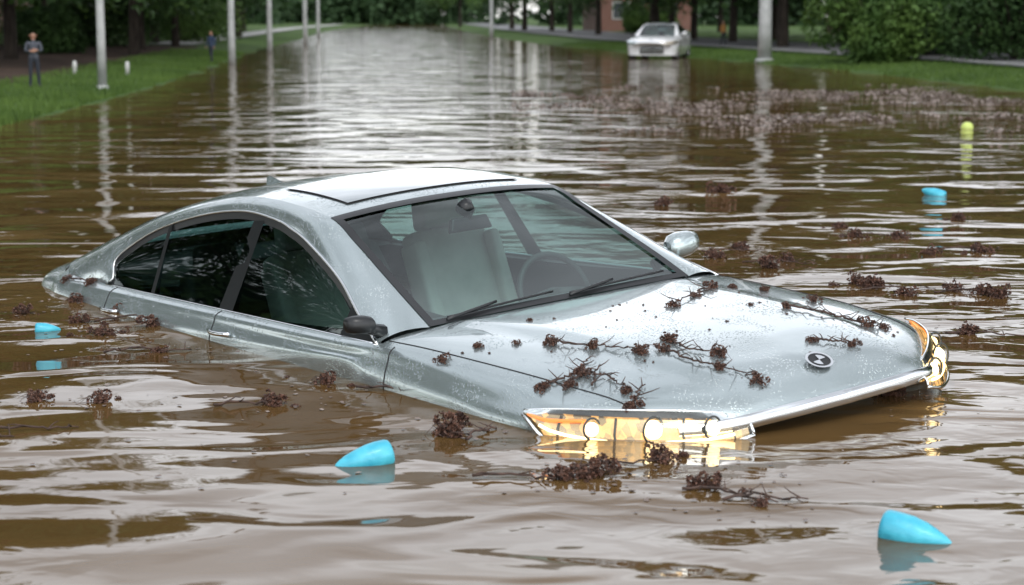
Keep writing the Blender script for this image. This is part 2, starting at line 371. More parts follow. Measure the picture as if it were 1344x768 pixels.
    V=[];F=[]; tube(V,F,[(-1.95,.36,.62),(-2.03,.36,.86)],[.05,.04],8)
    cW=Vector((-2.07,.36,.90)); aW=Vector((0,1,0)); bW=Vector((-.35,0,.94)).normalized()
    tube(V,F,[cW+(aW*math.cos(k/32*2*math.pi)+bW*math.sin(k/32*2*math.pi))*.185 for k in range(33)],.014,8)
    for a in (0,math.pi,-math.pi/2): tube(V,F,[cW,cW+(aW*math.cos(a)+bW*math.sin(a))*.18],[.04,.014],6)
    mesh("steering_wheel",V,F,M_dark,root)
    def rbox(name,c,sz,m,lean=0,lev=3,sh=.82):
        bm=bmesh.new(); bmesh.ops.create_cube(bm,size=1)
        for v in bm.verts:
            v.co.x*=sz[0];v.co.y*=sz[1]*(sh if v.co.z>0 else 1);v.co.z*=sz[2]
        bmesh.ops.bevel(bm,geom=bm.edges[:],offset=min(sz)*.33,segments=4,profile=.6,affect='EDGES')
        me=bpy.data.meshes.new(name); bm.to_mesh(me); bm.free(); me.materials.append(m)
        me.polygons.foreach_set("use_smooth",[True]*len(me.polygons))
        o=link(bpy.data.objects.new(name,me),root); o.location=c; o.rotation_euler=(0,lean,0); return o
    for y in (-.37,.37):
        rbox("seat_cushion",(-2.50,y,.62),(.52,.50,.16),M_seat,-.08)
        rbox("seat_back",(-2.80,y,.88),(.13,.50,.60),M_seat,-.30)
        rbox("seat_back_bolster",(-2.755,y-.21,.88),(.14,.08,.52),M_seat,-.30); rbox("seat_back_bolster",(-2.755,y+.21,.88),(.14,.08,.52),M_seat,-.30)
        V=[];F=[]
        for dy in (-.06,.06): tube(V,F,[(-2.88,y+dy,1.12),(-2.905,y+dy,1.20)],.007,6)
        tube(V,F,[(-2.700,y-.13,.66),(-2.735,y-.14,.86),(-2.80,y-.10,1.05),(-2.81,y+.10,1.05),(-2.735,y+.14,.86),(-2.700,y+.13,.66)],.005,5)
        mesh("headrest_posts_and_seams",V,F,M_dark,root)
        rbox("headrest",(-2.915,y,1.245),(.10,.26,.15),M_seat,-.25)
        rbox("rear_headrest",(-3.72,y,1.10),(.09,.24,.14),M_dark,-.2)
    rbox("centre_console",(-2.35,0,.70),(.7,.2,.25),M_dark,.1)
    rbox("rear_bench",(-3.66,0,.80),(.15,1.3,.55),M_dark,-.35)
    V,F=grid(lambda u,w:Vector((-3.72-.75*u,(w*2-1)*.62,1.035+.03*u)),2,4); mesh("parcel_shelf",V,F,M_dark,root)
    V,F=grid(lambda u,w:Vector((-1.4-3.0*u,(w*2-1)*.80,.42)),2,2); mesh("cabin_floor",V,F,M_dark,root)
    V,F=grid(lambda u,w:roofP(4.1+u*4.0,(w*2-1)*.97,-.035),20,20); mesh("headliner",V,F,M_seat,root)
    rbox("interior_mirror",(-2.16,0,1.255),(.03,.22,.06),M_black,-.2)
    V=[];F=[]; tube(V,F,[(-2.16,0,1.27),(-2.14,0,1.30)],.010,6); tube(V,F,[(-2.155,0,1.305),(-2.19,0,1.33)],[.03,.04],12); mesh("sensor_pod",V,F,M_black,root)
def Rm(yaw,pit,rol):
    cy,sy=math.cos(yaw),math.sin(yaw);cp,sp=math.cos(pit),math.sin(pit);cr_,sr=math.cos(rol),math.sin(rol)
    return np.array([[cy,-sy,0],[sy,cy,0],[0,0,1]])@np.array([[cp,0,-sp],[0,1,0],[sp,0,cp]])@np.array([[1,0,0],[0,cr_,-sr],[0,sr,cr_]])
def mat4(R,t): return Matrix([list(map(float,R[i]))+[t[i]] for i in range(3)]+[[0,0,0,1]])
car=empty("silver_sedan_car"); build_car(car,M_silver)
T4=mat4(Rm(-.91078,.0660,.059),(1.2504,5.9755,-.5451-WL-.008)); car.matrix_world=T4
wc=empty("white_car"); build_car(wc,M_white,False)
wc.matrix_world=mat4(Rm(-1.80,0,0)*.86,(4.35,58.5,-.10))
# ------------------------------------------------------------ camera
cd=bpy.data.cameras.new("camera"); cam=link(bpy.data.objects.new("camera",cd)); cd.lens=2416.1/1344*36; cd.sensor_width=36
cam.location=(0,0,CAMH); cam.rotation_euler=(math.pi/2-PITCH,0,0); cd.clip_end=5000; cd.clip_start=.05; sc.camera=cam
cd.dof.use_dof=True; cd.dof.focus_distance=7.3; cd.dof.aperture_fstop=3.6
# ------------------------------------------------------------ world: overcast sky with soft cloud structure
w=bpy.data.worlds.new("World"); sc.world=w; w.use_nodes=True; nt=w.node_tree
sky=nt.nodes.new('ShaderNodeTexSky'); sky.sky_type='NISHITA'; sky.sun_disc=False; sky.sun_elevation=math.radians(55); sky.sun_rotation=math.radians(160); sky.dust_density=1; sky.air_density=1
hs=nt.nodes.new('ShaderNodeHueSaturation'); hs.inputs['Saturation'].default_value=.20
nt.links.new(sky.outputs[0],hs.inputs['Color'])
tc=nt.nodes.new('ShaderNodeTexCoord'); mp=nt.nodes.new('ShaderNodeMapping'); mp.inputs['Scale'].default_value=(1,1,2.2); nt.links.new(tc.outputs['Generated'],mp.inputs[0])
cn=nt.nodes.new('ShaderNodeTexNoise'); cn.inputs['Scale'].default_value=2.3; cn.inputs['Detail'].default_value=5; cn.inputs['Roughness'].default_value=.55; nt.links.new(mp.outputs[0],cn.inputs['Vector'])
cm=nt.nodes.new('ShaderNodeMapRange'); cm.inputs[1].default_value=.36; cm.inputs[2].default_value=.64; cm.inputs[3].default_value=1.4; cm.inputs[4].default_value=3.9; nt.links.new(cn.outputs['Fac'],cm.inputs[0])
vs=nt.nodes.new('ShaderNodeVectorMath'); vs.operation='SCALE'; nt.links.new(hs.outputs[0],vs.inputs[0]); nt.links.new(cm.outputs[0],vs.inputs['Scale'])
bg=nt.nodes['Background']; nt.links.new(vs.outputs[0],bg.inputs[0]); bg.inputs[1].default_value=.13
sd=bpy.data.lights.new("sun",'SUN'); so=link(bpy.data.objects.new("sun",sd)); sd.energy=.7; sd.angle=math.radians(15); sd.color=(1,.97,.92)
so.rotation_euler=(math.radians(35),0,math.radians(20))
# ------------------------------------------------------------ water
M_water=mat("muddy_flood_water",(.10,.068,.035),.035,0,0,.5); M_water.node_tree.nodes["Principled BSDF"].inputs["IOR"].default_value=1.35
def water_nodes(m):
    nt=m.node_tree; b=nt.nodes["Principled BSDF"]; tc=N(m,'ShaderNodeTexCoord')
    def nz(sx,sy,scale,detail,dist=0,rot=0):
        mp=N(m,'ShaderNodeMapping'); mp.inputs['Scale'].default_value=(sx,sy,1); mp.inputs['Rotation'].default_value=(0,0,rot); nt.links.new(tc.outputs['Object'],mp.inputs[0])
        n=N(m,'ShaderNodeTexNoise'); n.inputs['Scale'].default_value=scale; n.inputs['Detail'].default_value=detail; n.inputs['Distortion'].default_value=dist
        nt.links.new(mp.outputs[0],n.inputs['Vector']); return n.outputs['Fac']
    def mul(x,k):
        q=N(m,'ShaderNodeMath',operation='MULTIPLY'); nt.links.new(x,q.inputs[0])
        if isinstance(k,float): q.inputs[1].default_value=k
        else: nt.links.new(k,q.inputs[1])
        return q.outputs[0]
    def add(x,y):
        q=N(m,'ShaderNodeMath',operation='ADD'); nt.links.new(x,q.inputs[0]); nt.links.new(y,q.inputs[1]); return q.outputs[0]
    def rng(x,a,c,lo,hi):
        q=N(m,'ShaderNodeMapRange'); nt.links.new(x,q.inputs[0]); q.inputs[1].default_value=a; q.inputs[2].default_value=c; q.inputs[3].default_value=lo; q.inputs[4].default_value=hi; return q.outputs[0]
    a=nz(.85,1.15,.85,0,1.0,.25); a2=nz(.75,1.4,1.7,1,.9,-.2); c=nz(.8,1.3,6.0,2,.5,.15); d=rng(nz(1,.6,.22,2),.42,.60,.08,1.0); d2=rng(nz(1,.7,.5,1),.4,.6,.35,1.0)
    h=add(add(mul(a,.055),mul(mul(a2,d2),.036)),mul(mul(c,d),.0080))
    bp=N(m,'ShaderNodeBump'); bp.inputs['Strength'].default_value=1; bp.inputs['Distance'].default_value=1.0
    nt.links.new(h,bp.inputs['Height']); nt.links.new(bp.outputs[0],b.inputs['Normal'])
    r=N(m,'ShaderNodeValToRGB'); r.color_ramp.elements[0].position=.35; r.color_ramp.elements[1].position=.65; r.color_ramp.elements[0].color=(.085,.047,.015,1); r.color_ramp.elements[1].color=(.120,.071,.027,1)
    nt.links.new(nz(.5,.9,.5,5),r.inputs[0]); nt.links.new(r.outputs[0],b.inputs['Base Color'])
water_nodes(M_water)
mesh("flood_water",[(-400,-60,0),(400,-60,0),(400,900,0),(-400,900,0)],[(0,1,2,3)],M_water,smooth=False)
# ------------------------------------------------------------ ground
S=.95
YS=[v*S for v in [-60,0,12,24,31,38,48,58,75,98,130,180,260,380,900]]
XL=[v*S for v in [-7.5,-7,-6.6,-6.6,-6.9,-7.3,-8.1,-9.0,-10.5,-12,-14.3,-17.8,-21,-25,-60]]
XR=[v*S for v in [14,12.5,11.5,10.6,10.1,9.6,8.8,7.2,4.4,1.2,-1.5,-4.6,-9,-15,-50]]
def itp(y,A): return float(np.interp(y,YS,A))
M_grass=noisecol(mat("grass_ground",(.06,.12,.025),.9,spec=.2),.8,(.038,.070,.016),(.066,.118,.026),.3,.7,8,bump=.6,bscale=12,dist=.05)
M_mulch=noisecol(mat("mulch",(.05,.03,.02),.95,spec=.2),1.2,(.030,.020,.015),(.075,.048,.034),.3,.7,8,bump=.6,bscale=14,dist=.05)
M_asph=noisecol(mat("asphalt",(.1,.1,.1),.6),2,(.09,.09,.095),(.14,.14,.14),.3,.7,8)
M_conc=noisecol(mat("pale_concrete",(.3,.3,.28),.8),2,(.28,.28,.27),(.36,.36,.34),.3,.7,8)
offsL=[-500,-60,-30,-16,-9,-5,-2.3,-1.2,-.3,0,.4,1.5]; hL=[.6,.5,.40,.32,.26,.2,.14,.10,.04,-.0,-.1,-.6]
offsR=[-1.5,-.4,0,.3,1.2,2.5,5,9,16,30,60,500]; hR=[-.6,-.1,0,.05,.11,.15,.20,.24,.30,.36,.5,.6]
def jit(y): return noise.noise(Vector((0,y*.35,0)))*.5+noise.noise(Vector((3,y*1.1,0)))*.2
ys=list(np.concatenate([np.arange(-60,20,10),np.arange(20,70,1.0),np.arange(70,200,5),np.arange(200,901,50)]))
V=[];F=[];mi=[]
nc=len(offsL)+len(offsR)
for y in ys:
    y=float(y)
    for o,h in zip(offsL,hL): V.append((itp(y,XL)+o+(jit(y) if abs(o)<3 else 0),y,h+(noise.noise(Vector((o,y*.3,1)))*.03 if h>.05 else 0)))
    for o,h in zip(offsR,hR): V.append((itp(y,XR)+o-(jit(y) if abs(o)<2 else 0),y,h+(noise.noise(Vector((o,y*.3,5)))*.02 if h>.05 else 0)))
for i in range(len(ys)-1):
    for j in range(nc-1):
        F.append((i*nc+j,i*nc+j+1,(i+1)*nc+j+1,(i+1)*nc+j)); mi.append(1 if 2<=j<6 and ys[i]<75 else 0)
mesh("ground",V,F,[M_grass,M_mulch],mi=mi)
def gh(x,y):
    l=itp(y,XL); r=itp(y,XR)
    if x<l: return float(np.interp(x-l,offsL,hL))
    if x>r: return float(np.interp(x-r,offsR,hR))
    return -.3
def ribbon(name,X,o0,o1,y0,y1,m,lift=.03):
    V=[];F=[];n=60
    for i in range(n+1):
        y=y0+(y1-y0)*i/n
        for o in np.linspace(o0,o1,5):
            x=itp(y,X)+o; V.append((x,y,gh(x,y)+lift+.02))
    for i in range(n):
        for j in range(4): F.append((i*5+j,i*5+j+1,(i+1)*5+j+1,(i+1)*5+j))
    mesh(name,V,F,m)
ribbon("side_road",XR,3.0,8.5,38,300,M_asph)
ribbon("kerb",XR,2.8,2.98,38,300,M_conc,.10)
ribbon("footpath",XL,-4.6,-2.8,76,260,M_conc)
def blades(n):
    V=[];F=[]
    for _ in range(n):
        if random.random()<.45:
            y=22+random.random()**1.4*45; o=-random.random()**1.5*2.6-.05; x=itp(y,XL)+o
        else:
            y=26+random.random()**1.4*60; o=random.random()**1.3*3.0+.05; x=itp(y,XR)+o
        z=gh(x,y); h=random.uniform(.04,.12); a=random.random()*6.28; wd=random.uniform(.008,.018)
        dx,dy=math.cos(a)*wd,math.sin(a)*wd; lx,ly=random.uniform(-.04,.04),random.uniform(-.04,.04)
        b=len(V); V+=[(x-dx,y-dy,z-.02),(x+dx,y+dy,z-.02),(x+lx,y+ly,z+h)]; F.append((b,b+1,b+2))
    return V,F
M_blade=noisecol(mat("grass_blades",(.07,.14,.03),.7,spec=.2),.5,(.05,.095,.018),(.10,.165,.034),.3,.7,4)
V,F=blades(45000); mesh("grass",V,F,M_blade,smooth=False)
# ------------------------------------------------------------ trees
M_bark=noisecol(mat("bark",(.03,.025,.02),.9,spec=.2),3,(.018,.014,.011),(.05,.04,.032),mapscale=(4,4,.8),bump=.6,bscale=10,dist=.03)
def leafmat(name,c1,c2):
    return noisecol(mat(name,c1,.6,spec=.2),.9,c1,c2,.35,.65,3)
M_leafD=leafmat("leaves_dark",(.018,.042,.012),(.044,.088,.022))
M_leafL=leafmat("leaves_light",(.042,.090,.020),(.090,.155,.034))
def leafquad(V,F,c,s,rnd):
    a=Vector((rnd.gauss(0,1),rnd.gauss(0,1),rnd.gauss(0,.6))).normalized(); b=a.cross(Vector((rnd.gauss(0,1),rnd.gauss(0,1),rnd.gauss(0,1)))).normalized()
    i=len(V); V+= [c-a*s,c+b*s*.55,c+a*s,c-b*s*.55]; F.append((i,i+1,i+2,i+3))
def treemesh(name,seed,H,base,spread,nl,leafm,ls=.13):
    r=random.Random(seed); V=[];F=[]; 
    top=Vector((r.uniform(-.5,.5),r.uniform(-.5,.5),H*.8))
    tp=[Vector((0,0,-.3)),Vector((r.uniform(-.05,.05),0,H*.15)),Vector((r.uniform(-.2,.2),r.uniform(-.2,.2),H*.35)),Vector((top.x*.6,top.y*.6,H*.6)),top]
    R=H*.013
    tube(V,F,tp,[R*1.35,R,R*.8,R*.5,R*.15],10)
    cl=[]
    for k in range(15):
        f=base/H+(.92-base/H)*((k+.5)/15); p0=cr(tp,min(3.99,.3+f*4)); p0.z=f*H*.8+ .05*H
        a=k*2.4+r.uniform(-.4,.4); L=spread*(1-.55*abs(f-.45)/.5)*r.uniform(.7,1.1)
        p1=p0+Vector((math.cos(a)*L*.55,math.sin(a)*L*.55,L*.2)); p2=p0+Vector((math.cos(a)*L,math.sin(a)*L,L*.3*r.uniform(-.4,1.3)))
        tube(V,F,[p0,p1,p2],[R*.38,R*.22,R*.06],6)
        for q,sz in ((p1,.8),(p2,1),(p0.lerp(p2,.8),.9)):
            cl.append((q,sz*spread*.30))
            for _ in range(2):
                a2=r.uniform(0,6.28); q2=q+Vector((math.cos(a2),math.sin(a2),r.uniform(-.7,.5)))*spread*.28
                tube(V,F,[q,q2],[R*.1,R*.03],4); cl.append((q2,spread*r.uniform(.14,.26)))
    cl.append((top,spread*.35))
    nf=len(F)
    tot=sum(c[1]**2 for c in cl)
    for q,rad in cl:
        for _ in range(int(nl*rad*rad/tot)):
            d=Vector((r.gauss(0,1),r.gauss(0,1),r.gauss(0,.75))); d=d.normalized()*rad*r.random()**.45
            leafquad(V,F,q+d,ls*r.uniform(.6,1.3),r)
    me=bpy.data.meshes.new(name); me.from_pydata([tuple(v) for v in V],[],F); me.materials.append(M_bark); me.materials.append(leafm)
    mi=[0]*nf+[1]*(len(F)-nf); me.polygons.foreach_set("material_index",mi); me.update(); return me
TM=[treemesh("oak_a",1,12,1.7,4.4,14000,M_leafD),treemesh("oak_b",2,14,2.2,4.8,15000,M_leafD),treemesh("oak_c",3,10.5,1.5,3.8,12000,M_leafL),treemesh("oak_d",4,13,1.9,4.4,13000,M_leafL)]
rt=random.Random(11)
def plant(lst,kinds,name):
    for x,y in lst:
        o=link(bpy.data.objects.new(name,TM[rt.choice(kinds)])); s=rt.uniform(.85,1.15); o.scale=(s,s,s*rt.uniform(.92,1.1)); o.rotation_euler=(0,0,rt.uniform(0,6.28)); o.location=(x,y,gh(x,y)-.02)
plant([(-13.5,50),(-15,60),(-13.2,66),(-17,70),(-15,78),(-19,84),(-16.5,95),(-21,104),(-19,118),(-24,130),(-21,58),(-25,75),(-30,90),(-23,150),(-28,170),(-36,200),(-34,140),(-12.2,43),(-17,48),(-18,64),(-22,92),(-19.5,135),(-11.6,57),(-13.4,74),(-15.3,104),
       (-14,14),(-17,21),(-15.5,7),(-20,27),(-22,15),(-18,34),(-24,40),(-19,2)],(0,1,0,2),"oak_tree")
plant([(9.5,80),(7.5,96),(12.5,88),(5.2,112),(16,75),(15.3,62),(21,58),(18,50),(23,70),(27,60),(20,42),(26,50),(14,100),(10,120),(3,140),(0,165),(8,150),(-6,215),(30,45),(22,33),(18,90),(25,95),(14,125),(13.5,69),(19,66),(24,38),(19,25),(25,28),(9,105),(4,128),(1,150),(10.8,74),(8.6,88),(6.4,84),(9.9,68),(11.6,80)],(1,2,0,3),"maple_tree")
def treeline():
    r=random.Random(5); V=[];F=[]
    for k in range(330):
        u=k/329
        if u<.36: t=u/.36; x=-110+ t*75; y=120+t*130
        elif u<.66: t=(u-.36)/.3; x=-48+t*40; y=300+r.uniform(-12,12)
        else: t=(u-.66)/.34; x=2+t*95; y=235-t*135
        x+=r.uniform(-5,5); y+=r.uniform(-6,6); H=r.uniform(7,13)
        tube(V,F,[Vector((x,y,0)),Vector((x,y,H*.6))],[.2,.1],5)
        for q in range(7):
            c=Vector((x+r.uniform(-3,3),y+r.uniform(-3,3),(.06+.84*q/6)*H)); rad=r.uniform(1.3,2.8)
            for _ in range(38):
                d=Vector((r.gauss(0,1),r.gauss(0,1),r.gauss(0,1))).normalized()*rad*r.random()**.4
                leafquad(V,F,c+d,r.uniform(.4,.85),r)
    mesh("distant_trees",V,F,leafmat("leaves_far",(.028,.058,.024),(.052,.095,.038)),smooth=False)
treeline()
def shrub(x,y,rx,h,m,seed,name="shrub"):
    r=random.Random(seed); V=[];F=[]
    for _ in range(9):
        a=r.uniform(0,6.28); tube(V,F,[(0,0,-.1),(math.cos(a)*rx*.3,math.sin(a)*rx*.3,h*.4),(math.cos(a)*rx*.7,math.sin(a)*rx*.7,h*.75)],[.05,.03,.01],5)
    nf=len(F)
    lobes=[(Vector((r.uniform(-.6,.6)*rx,r.uniform(-.6,.6)*rx,r.uniform(.2,.8)*h)),r.uniform(.28,.5)*rx) for _ in range(17)]
    for q,rad in lobes:
        for _ in range(800):
            d=Vector((r.gauss(0,1),r.gauss(0,1),r.gauss(0,1))).normalized()*rad*(.7+.42*r.random()) ; p=q+d
            if p.z>0.02: leafquad(V,F,p,r.uniform(.05,.10),r)
    me=bpy.data.meshes.new(name); me.from_pydata([tuple(v) for v in V],[],F); me.materials.append(M_bark); me.materials.append(m)
    me.polygons.foreach_set("material_index",[0]*nf+[1]*(len(F)-nf))
    o=link(bpy.data.objects.new(name,me)); o.location=(x,y,gh(x,y))
shrub(9.6,49,1.8,2.5,M_leafL,1); shrub(13.0,48,2.2,2.6,M_leafD,2); shrub(11.8,53,2.0,2.9,M_leafD,3); shrub(15.8,51,2.4,3,M_leafD,4); shrub(-16,72,3,2.5,M_leafD,5); shrub(-15,84,3,2.2,M_leafL,6); shrub(-20,66,3,2.6,M_leafL,7); shrub(-14.5,58,1.4,1.1,M_leafD,8); shrub(8.7,118,2.0,1.5,M_leafL,9)
# ------------------------------------------------------------ street lamps, bollards, buildings
M_pole=noisecol(mat("galvanised_pole",(.42,.43,.42),.5),4,(.34,.35,.34),(.48,.49,.48))
def lamp(x,y,r,H,side):
    e=empty("street_lamp"); e.location=(x,y,gh(x,y)-.05)
    V=[];F=[]; tube(V,F,[(0,0,0),(0,0,.12)],[r*1.5,r*1.4],12); tube(V,F,[(0,0,.1),(0,0,1.0),(0,0,H)],[r*1.1,r,r*.6],14); mesh("pole",V,F,M_pole,e)
    V=[];F=[]; tube(V,F,[(0,0,H-.1),(side*.5,0,H+.25),(side*1.6,0,H+.35)],[r*.5,r*.4,r*.35],8); mesh("arm",V,F,M_pole,e)
    V=[];F=[]; tube(V,F,[(side*1.5,0,H+.36),(side*1.7,0,H+.36),(side*2.1,0,H+.34),(side*2.25,0,H+.33)],[.06,.14,.13,.05],10); mesh("lamp_head",V,F,M_black,e)
for x,y,r,H,s in ((-7.3,33,.075,8,1),(-8.0,53,.10,8,1),(-9.0,69,.10,8,1),(-9.9,89,.11,8,1),(-12.5,120,.11,8,1),(7.35,54,.19,9,-1),(-1.3,118,.12,9,-1)): lamp(x,y,r,H,s)
M_wpaint=mat("white_paint_post",(.55,.55,.53),.5)
for x,y in ((-9.2,39),(-8.3,40)):
    V=[];F=[]; tube(V,F,[(0,0,-.05),(0,0,.22),(0,0,.27),(0,0,.29)],[.045,.045,.04,.02],12); tube(V,F,[(0,0,.16),(0,0,.19)],[.05,.05],12); o=mesh("bollard",V,F,M_wpaint); o.location=(x,y,gh(x,y))
M_brick=mat("brick_wall",(.25,.09,.06),.85)
nt=M_brick.node_tree; bt=N(M_brick,'ShaderNodeTexBrick'); bt.inputs['Color1'].default_value=(.20,.075,.05,1); bt.inputs['Color2'].default_value=(.16,.06,.042,1); bt.inputs['Mortar'].default_value=(.24,.21,.18,1); bt.inputs['Scale'].default_value=4; tc=N(M_brick,'ShaderNodeTexCoord'); mp=N(M_brick,'ShaderNodeMapping'); mp.inputs['Rotation'].default_value=(math.pi/2,0,0); nt.links.new(tc.outputs['Object'],mp.inputs[0]); nt.links.new(mp.outputs[0],bt.inputs[0]); nt.links.new(bt.outputs[0],nt.nodes['Principled BSDF'].inputs[0])
M_roof=mat("roof_tiles",(.08,.07,.065),.8); M_win=mat("window_glass",(.03,.04,.045),.08); 
def box(name,c,s,m,root):
    x,y,z=c;a,b,d=[k/2 for k in s]
    V=[(x+i*a,y+j*b,z+k*d) for i in (-1,1) for j in (-1,1) for k in (-1,1)]
    mesh(name,V,[(0,1,3,2),(4,6,7,5),(0,4,5,1),(2,3,7,6),(0,2,6,4),(1,5,7,3)],m,root,False)
def house(x,y,w_,d_,h_,rot):
    e=empty("brick_house"); e.location=(x,y,gh(x,y)-.1); e.rotation_euler=(0,0,rot)
    box("walls",(0,0,h_/2),(w_,d_,h_),M_brick,e)
    V=[(-w_/2-.4,-d_/2-.4,h_),(w_/2+.4,-d_/2-.4,h_),(w_/2+.4,d_/2+.4,h_),(-w_/2-.4,d_/2+.4,h_),(-w_/2+2,0,h_+2.4),(w_/2-2,0,h_+2.4)]
    mesh("roof",V,[(0,1,5,4),(2,3,4,5),(1,2,5),(3,0,4),(0,3,2,1)],M_roof,e,False)
    n=int(w_/2.6)
    for k in range(n):
        xx=-w_/2+(k+.5)*w_/n
        for zz in ((1.6,) if h_<4.5 else (1.6,4.4)):
            if k==n//2 and zz<2: box("door",(xx,-d_/2-.02,1.05),(1.0,.08,2.1),M_jean,e); continue
            box("window_frame",(xx,-d_/2-.02,zz),(1.3,.08,1.3),M_wpaint,e); box("window_pane",(xx,-d_/2-.05,zz),(1.12,.06,1.12),M_win,e)
# ------------------------------------------------------------ people
M_skin=mat("skin",(.38,.2,.13),.5); M_hair=mat("hair",(.015,.012,.01),.7); M_jean=mat("dark_trousers",(.02,.024,.035),.8)
house(9.6,142,7.5,7,3.4,.1); house(25,104,12,9,3.4,.25); house(-40,120,16,9,3.4,-.3)
def person(x,y,H,rot,shirt,pose):
    k=H/1.75
    P={'pel':(0,0,.95),'ch':(0,.0,1.22),'ne':(0,0,1.47),'hd':(0,-.01,1.60),'tp':(0,0,1.70),
       'shL':(.18,0,1.41),'shR':(-.18,0,1.41),'hpL':(.09,0,.90),'hpR':(-.09,0,.90)}
    if pose==0:
        P.update(elL=(.25,-.04,1.14),wrL=(.04,-.20,1.17),elR=(-.25,-.04,1.14),wrR=(-.04,-.20,1.13),haL=(-.06,-.20,1.19),haR=(.06,-.21,1.12),knL=(.12,-.03,.50),anL=(.14,.0,.08),toL=(.16,-.17,.04),knR=(-.11,-.02,.50),anR=(-.13,0,.08),toR=(-.15,-.17,.04))
    else:
        P.update(elL=(.24,.05,1.13),wrL=(.25,-.04,.90),elR=(-.24,-.02,1.13),wrR=(-.26,-.12,.91),haL=(.25,-.07,.80),haR=(-.26,-.16,.82),knL=(.10,-.12,.51),anL=(.10,-.12,.08),toL=(.11,-.29,.04),knR=(-.10,.02,.50),anR=(-.10,.20,.10),toR=(-.10,.06,.04))
    rad={'pel':.14,'ch':.145,'ne':.055,'hd':.092,'tp':.07,'shL':.07,'shR':.07,'hpL':.095,'hpR':.095,'elL':.045,'elR':.045,'wrL':.032,'wrR':.032,'haL':.04,'haR':.04,'knL':.062,'knR':.062,'anL':.045,'anR':.045,'toL':.035,'toR':.035}
    Eg=[('pel','ch'),('ch','ne'),('ne','hd'),('hd','tp'),('ch','shL'),('shL','elL'),('elL','wrL'),('wrL','haL'),('ch','shR'),('shR','elR'),('elR','wrR'),('wrR','haR'),('pel','hpL'),('hpL','knL'),('knL','anL'),('anL','toL'),('pel','hpR'),('hpR','knR'),('knR','anR'),('anR','toR')]
    ks=list(P); me=bpy.data.meshes.new("figure"); me.from_pydata([P[q] for q in ks],[(ks.index(a),ks.index(b)) for a,b in Eg],[])
    tmp=link(bpy.data.objects.new("tmp",me)); md=tmp.modifiers.new("s",'SKIN'); 
    for i,q in enumerate(ks):
        sv=me.skin_vertices[0].data[i]; sv.radius=(rad[q],rad[q]*(.75 if q in('ch','pel') else 1)); sv.use_root=(q=='pel')
    tmp.modifiers.new("b",'SUBSURF').levels=2
    dg=bpy.context.evaluated_depsgraph_get(); m2=bpy.data.meshes.new_from_object(tmp.evaluated_get(dg)); bpy.data.objects.remove(tmp)
    m2.materials.clear()
    for m in (shirt,M_jean,M_skin,M_hair): m2.materials.append(m)
    for p in m2.polygons:
        c=p.center; p.use_smooth=True
        hand=min((c-Vector(P['haL'])).length,(c-Vector(P['haR'])).length)<.085
        p.material_index= 3 if (c.z>1.66 or (c.z>1.55 and c.y>.02) or c.z<.09) else 2 if (c.z>1.47 or hand) else 0 if c.z>.93 else 1
    e=empty("person"); e.location=(x,y,gh(x,y)); e.scale=(k,k,k); e.rotation_euler=(0,0,rot)
    link(bpy.data.objects.new("body",m2),e)
    V=[];F=[]
    for sx in (-.032,.032): tube(V,F,[(sx,-.092,1.615),(sx,-.106,1.615)],.011,8)
    mesh("eyes",V,F,M_hair,e)
    V=[];F=[]; tube(V,F,[(0,-.095,1.61),(0,-.12,1.58),(0,-.10,1.57)],[.01,.014,.012],6)
    for sx in (-.095,.095): tube(V,F,[(sx,-.01,1.62),(sx*1.08,.0,1.595),(sx,-.005,1.57)],.014,6)
    mesh("nose_and_ears",V,F,M_skin,e)
    V=[];F=[]; tube(V,F,[(-.025,-.098,1.545),(0,-.103,1.543),(.025,-.098,1.545)],.006,6); mesh("mouth",V,F,mat("lips",(.25,.08,.07),.5),e)
person(-8.30,32.2,.98,.3,noisecol(mat("grey_shirt",(.06,.07,.09),.8),30,(.03,.035,.05),(.10,.11,.13)),0)
person(-8.5,52.5,.93,-.6,mat("blue_shirt",(.03,.05,.10),.8),1)
person(8.3,73,1.0,.6,mat("orange_shirt",(.45,.22,.06),.8),1)
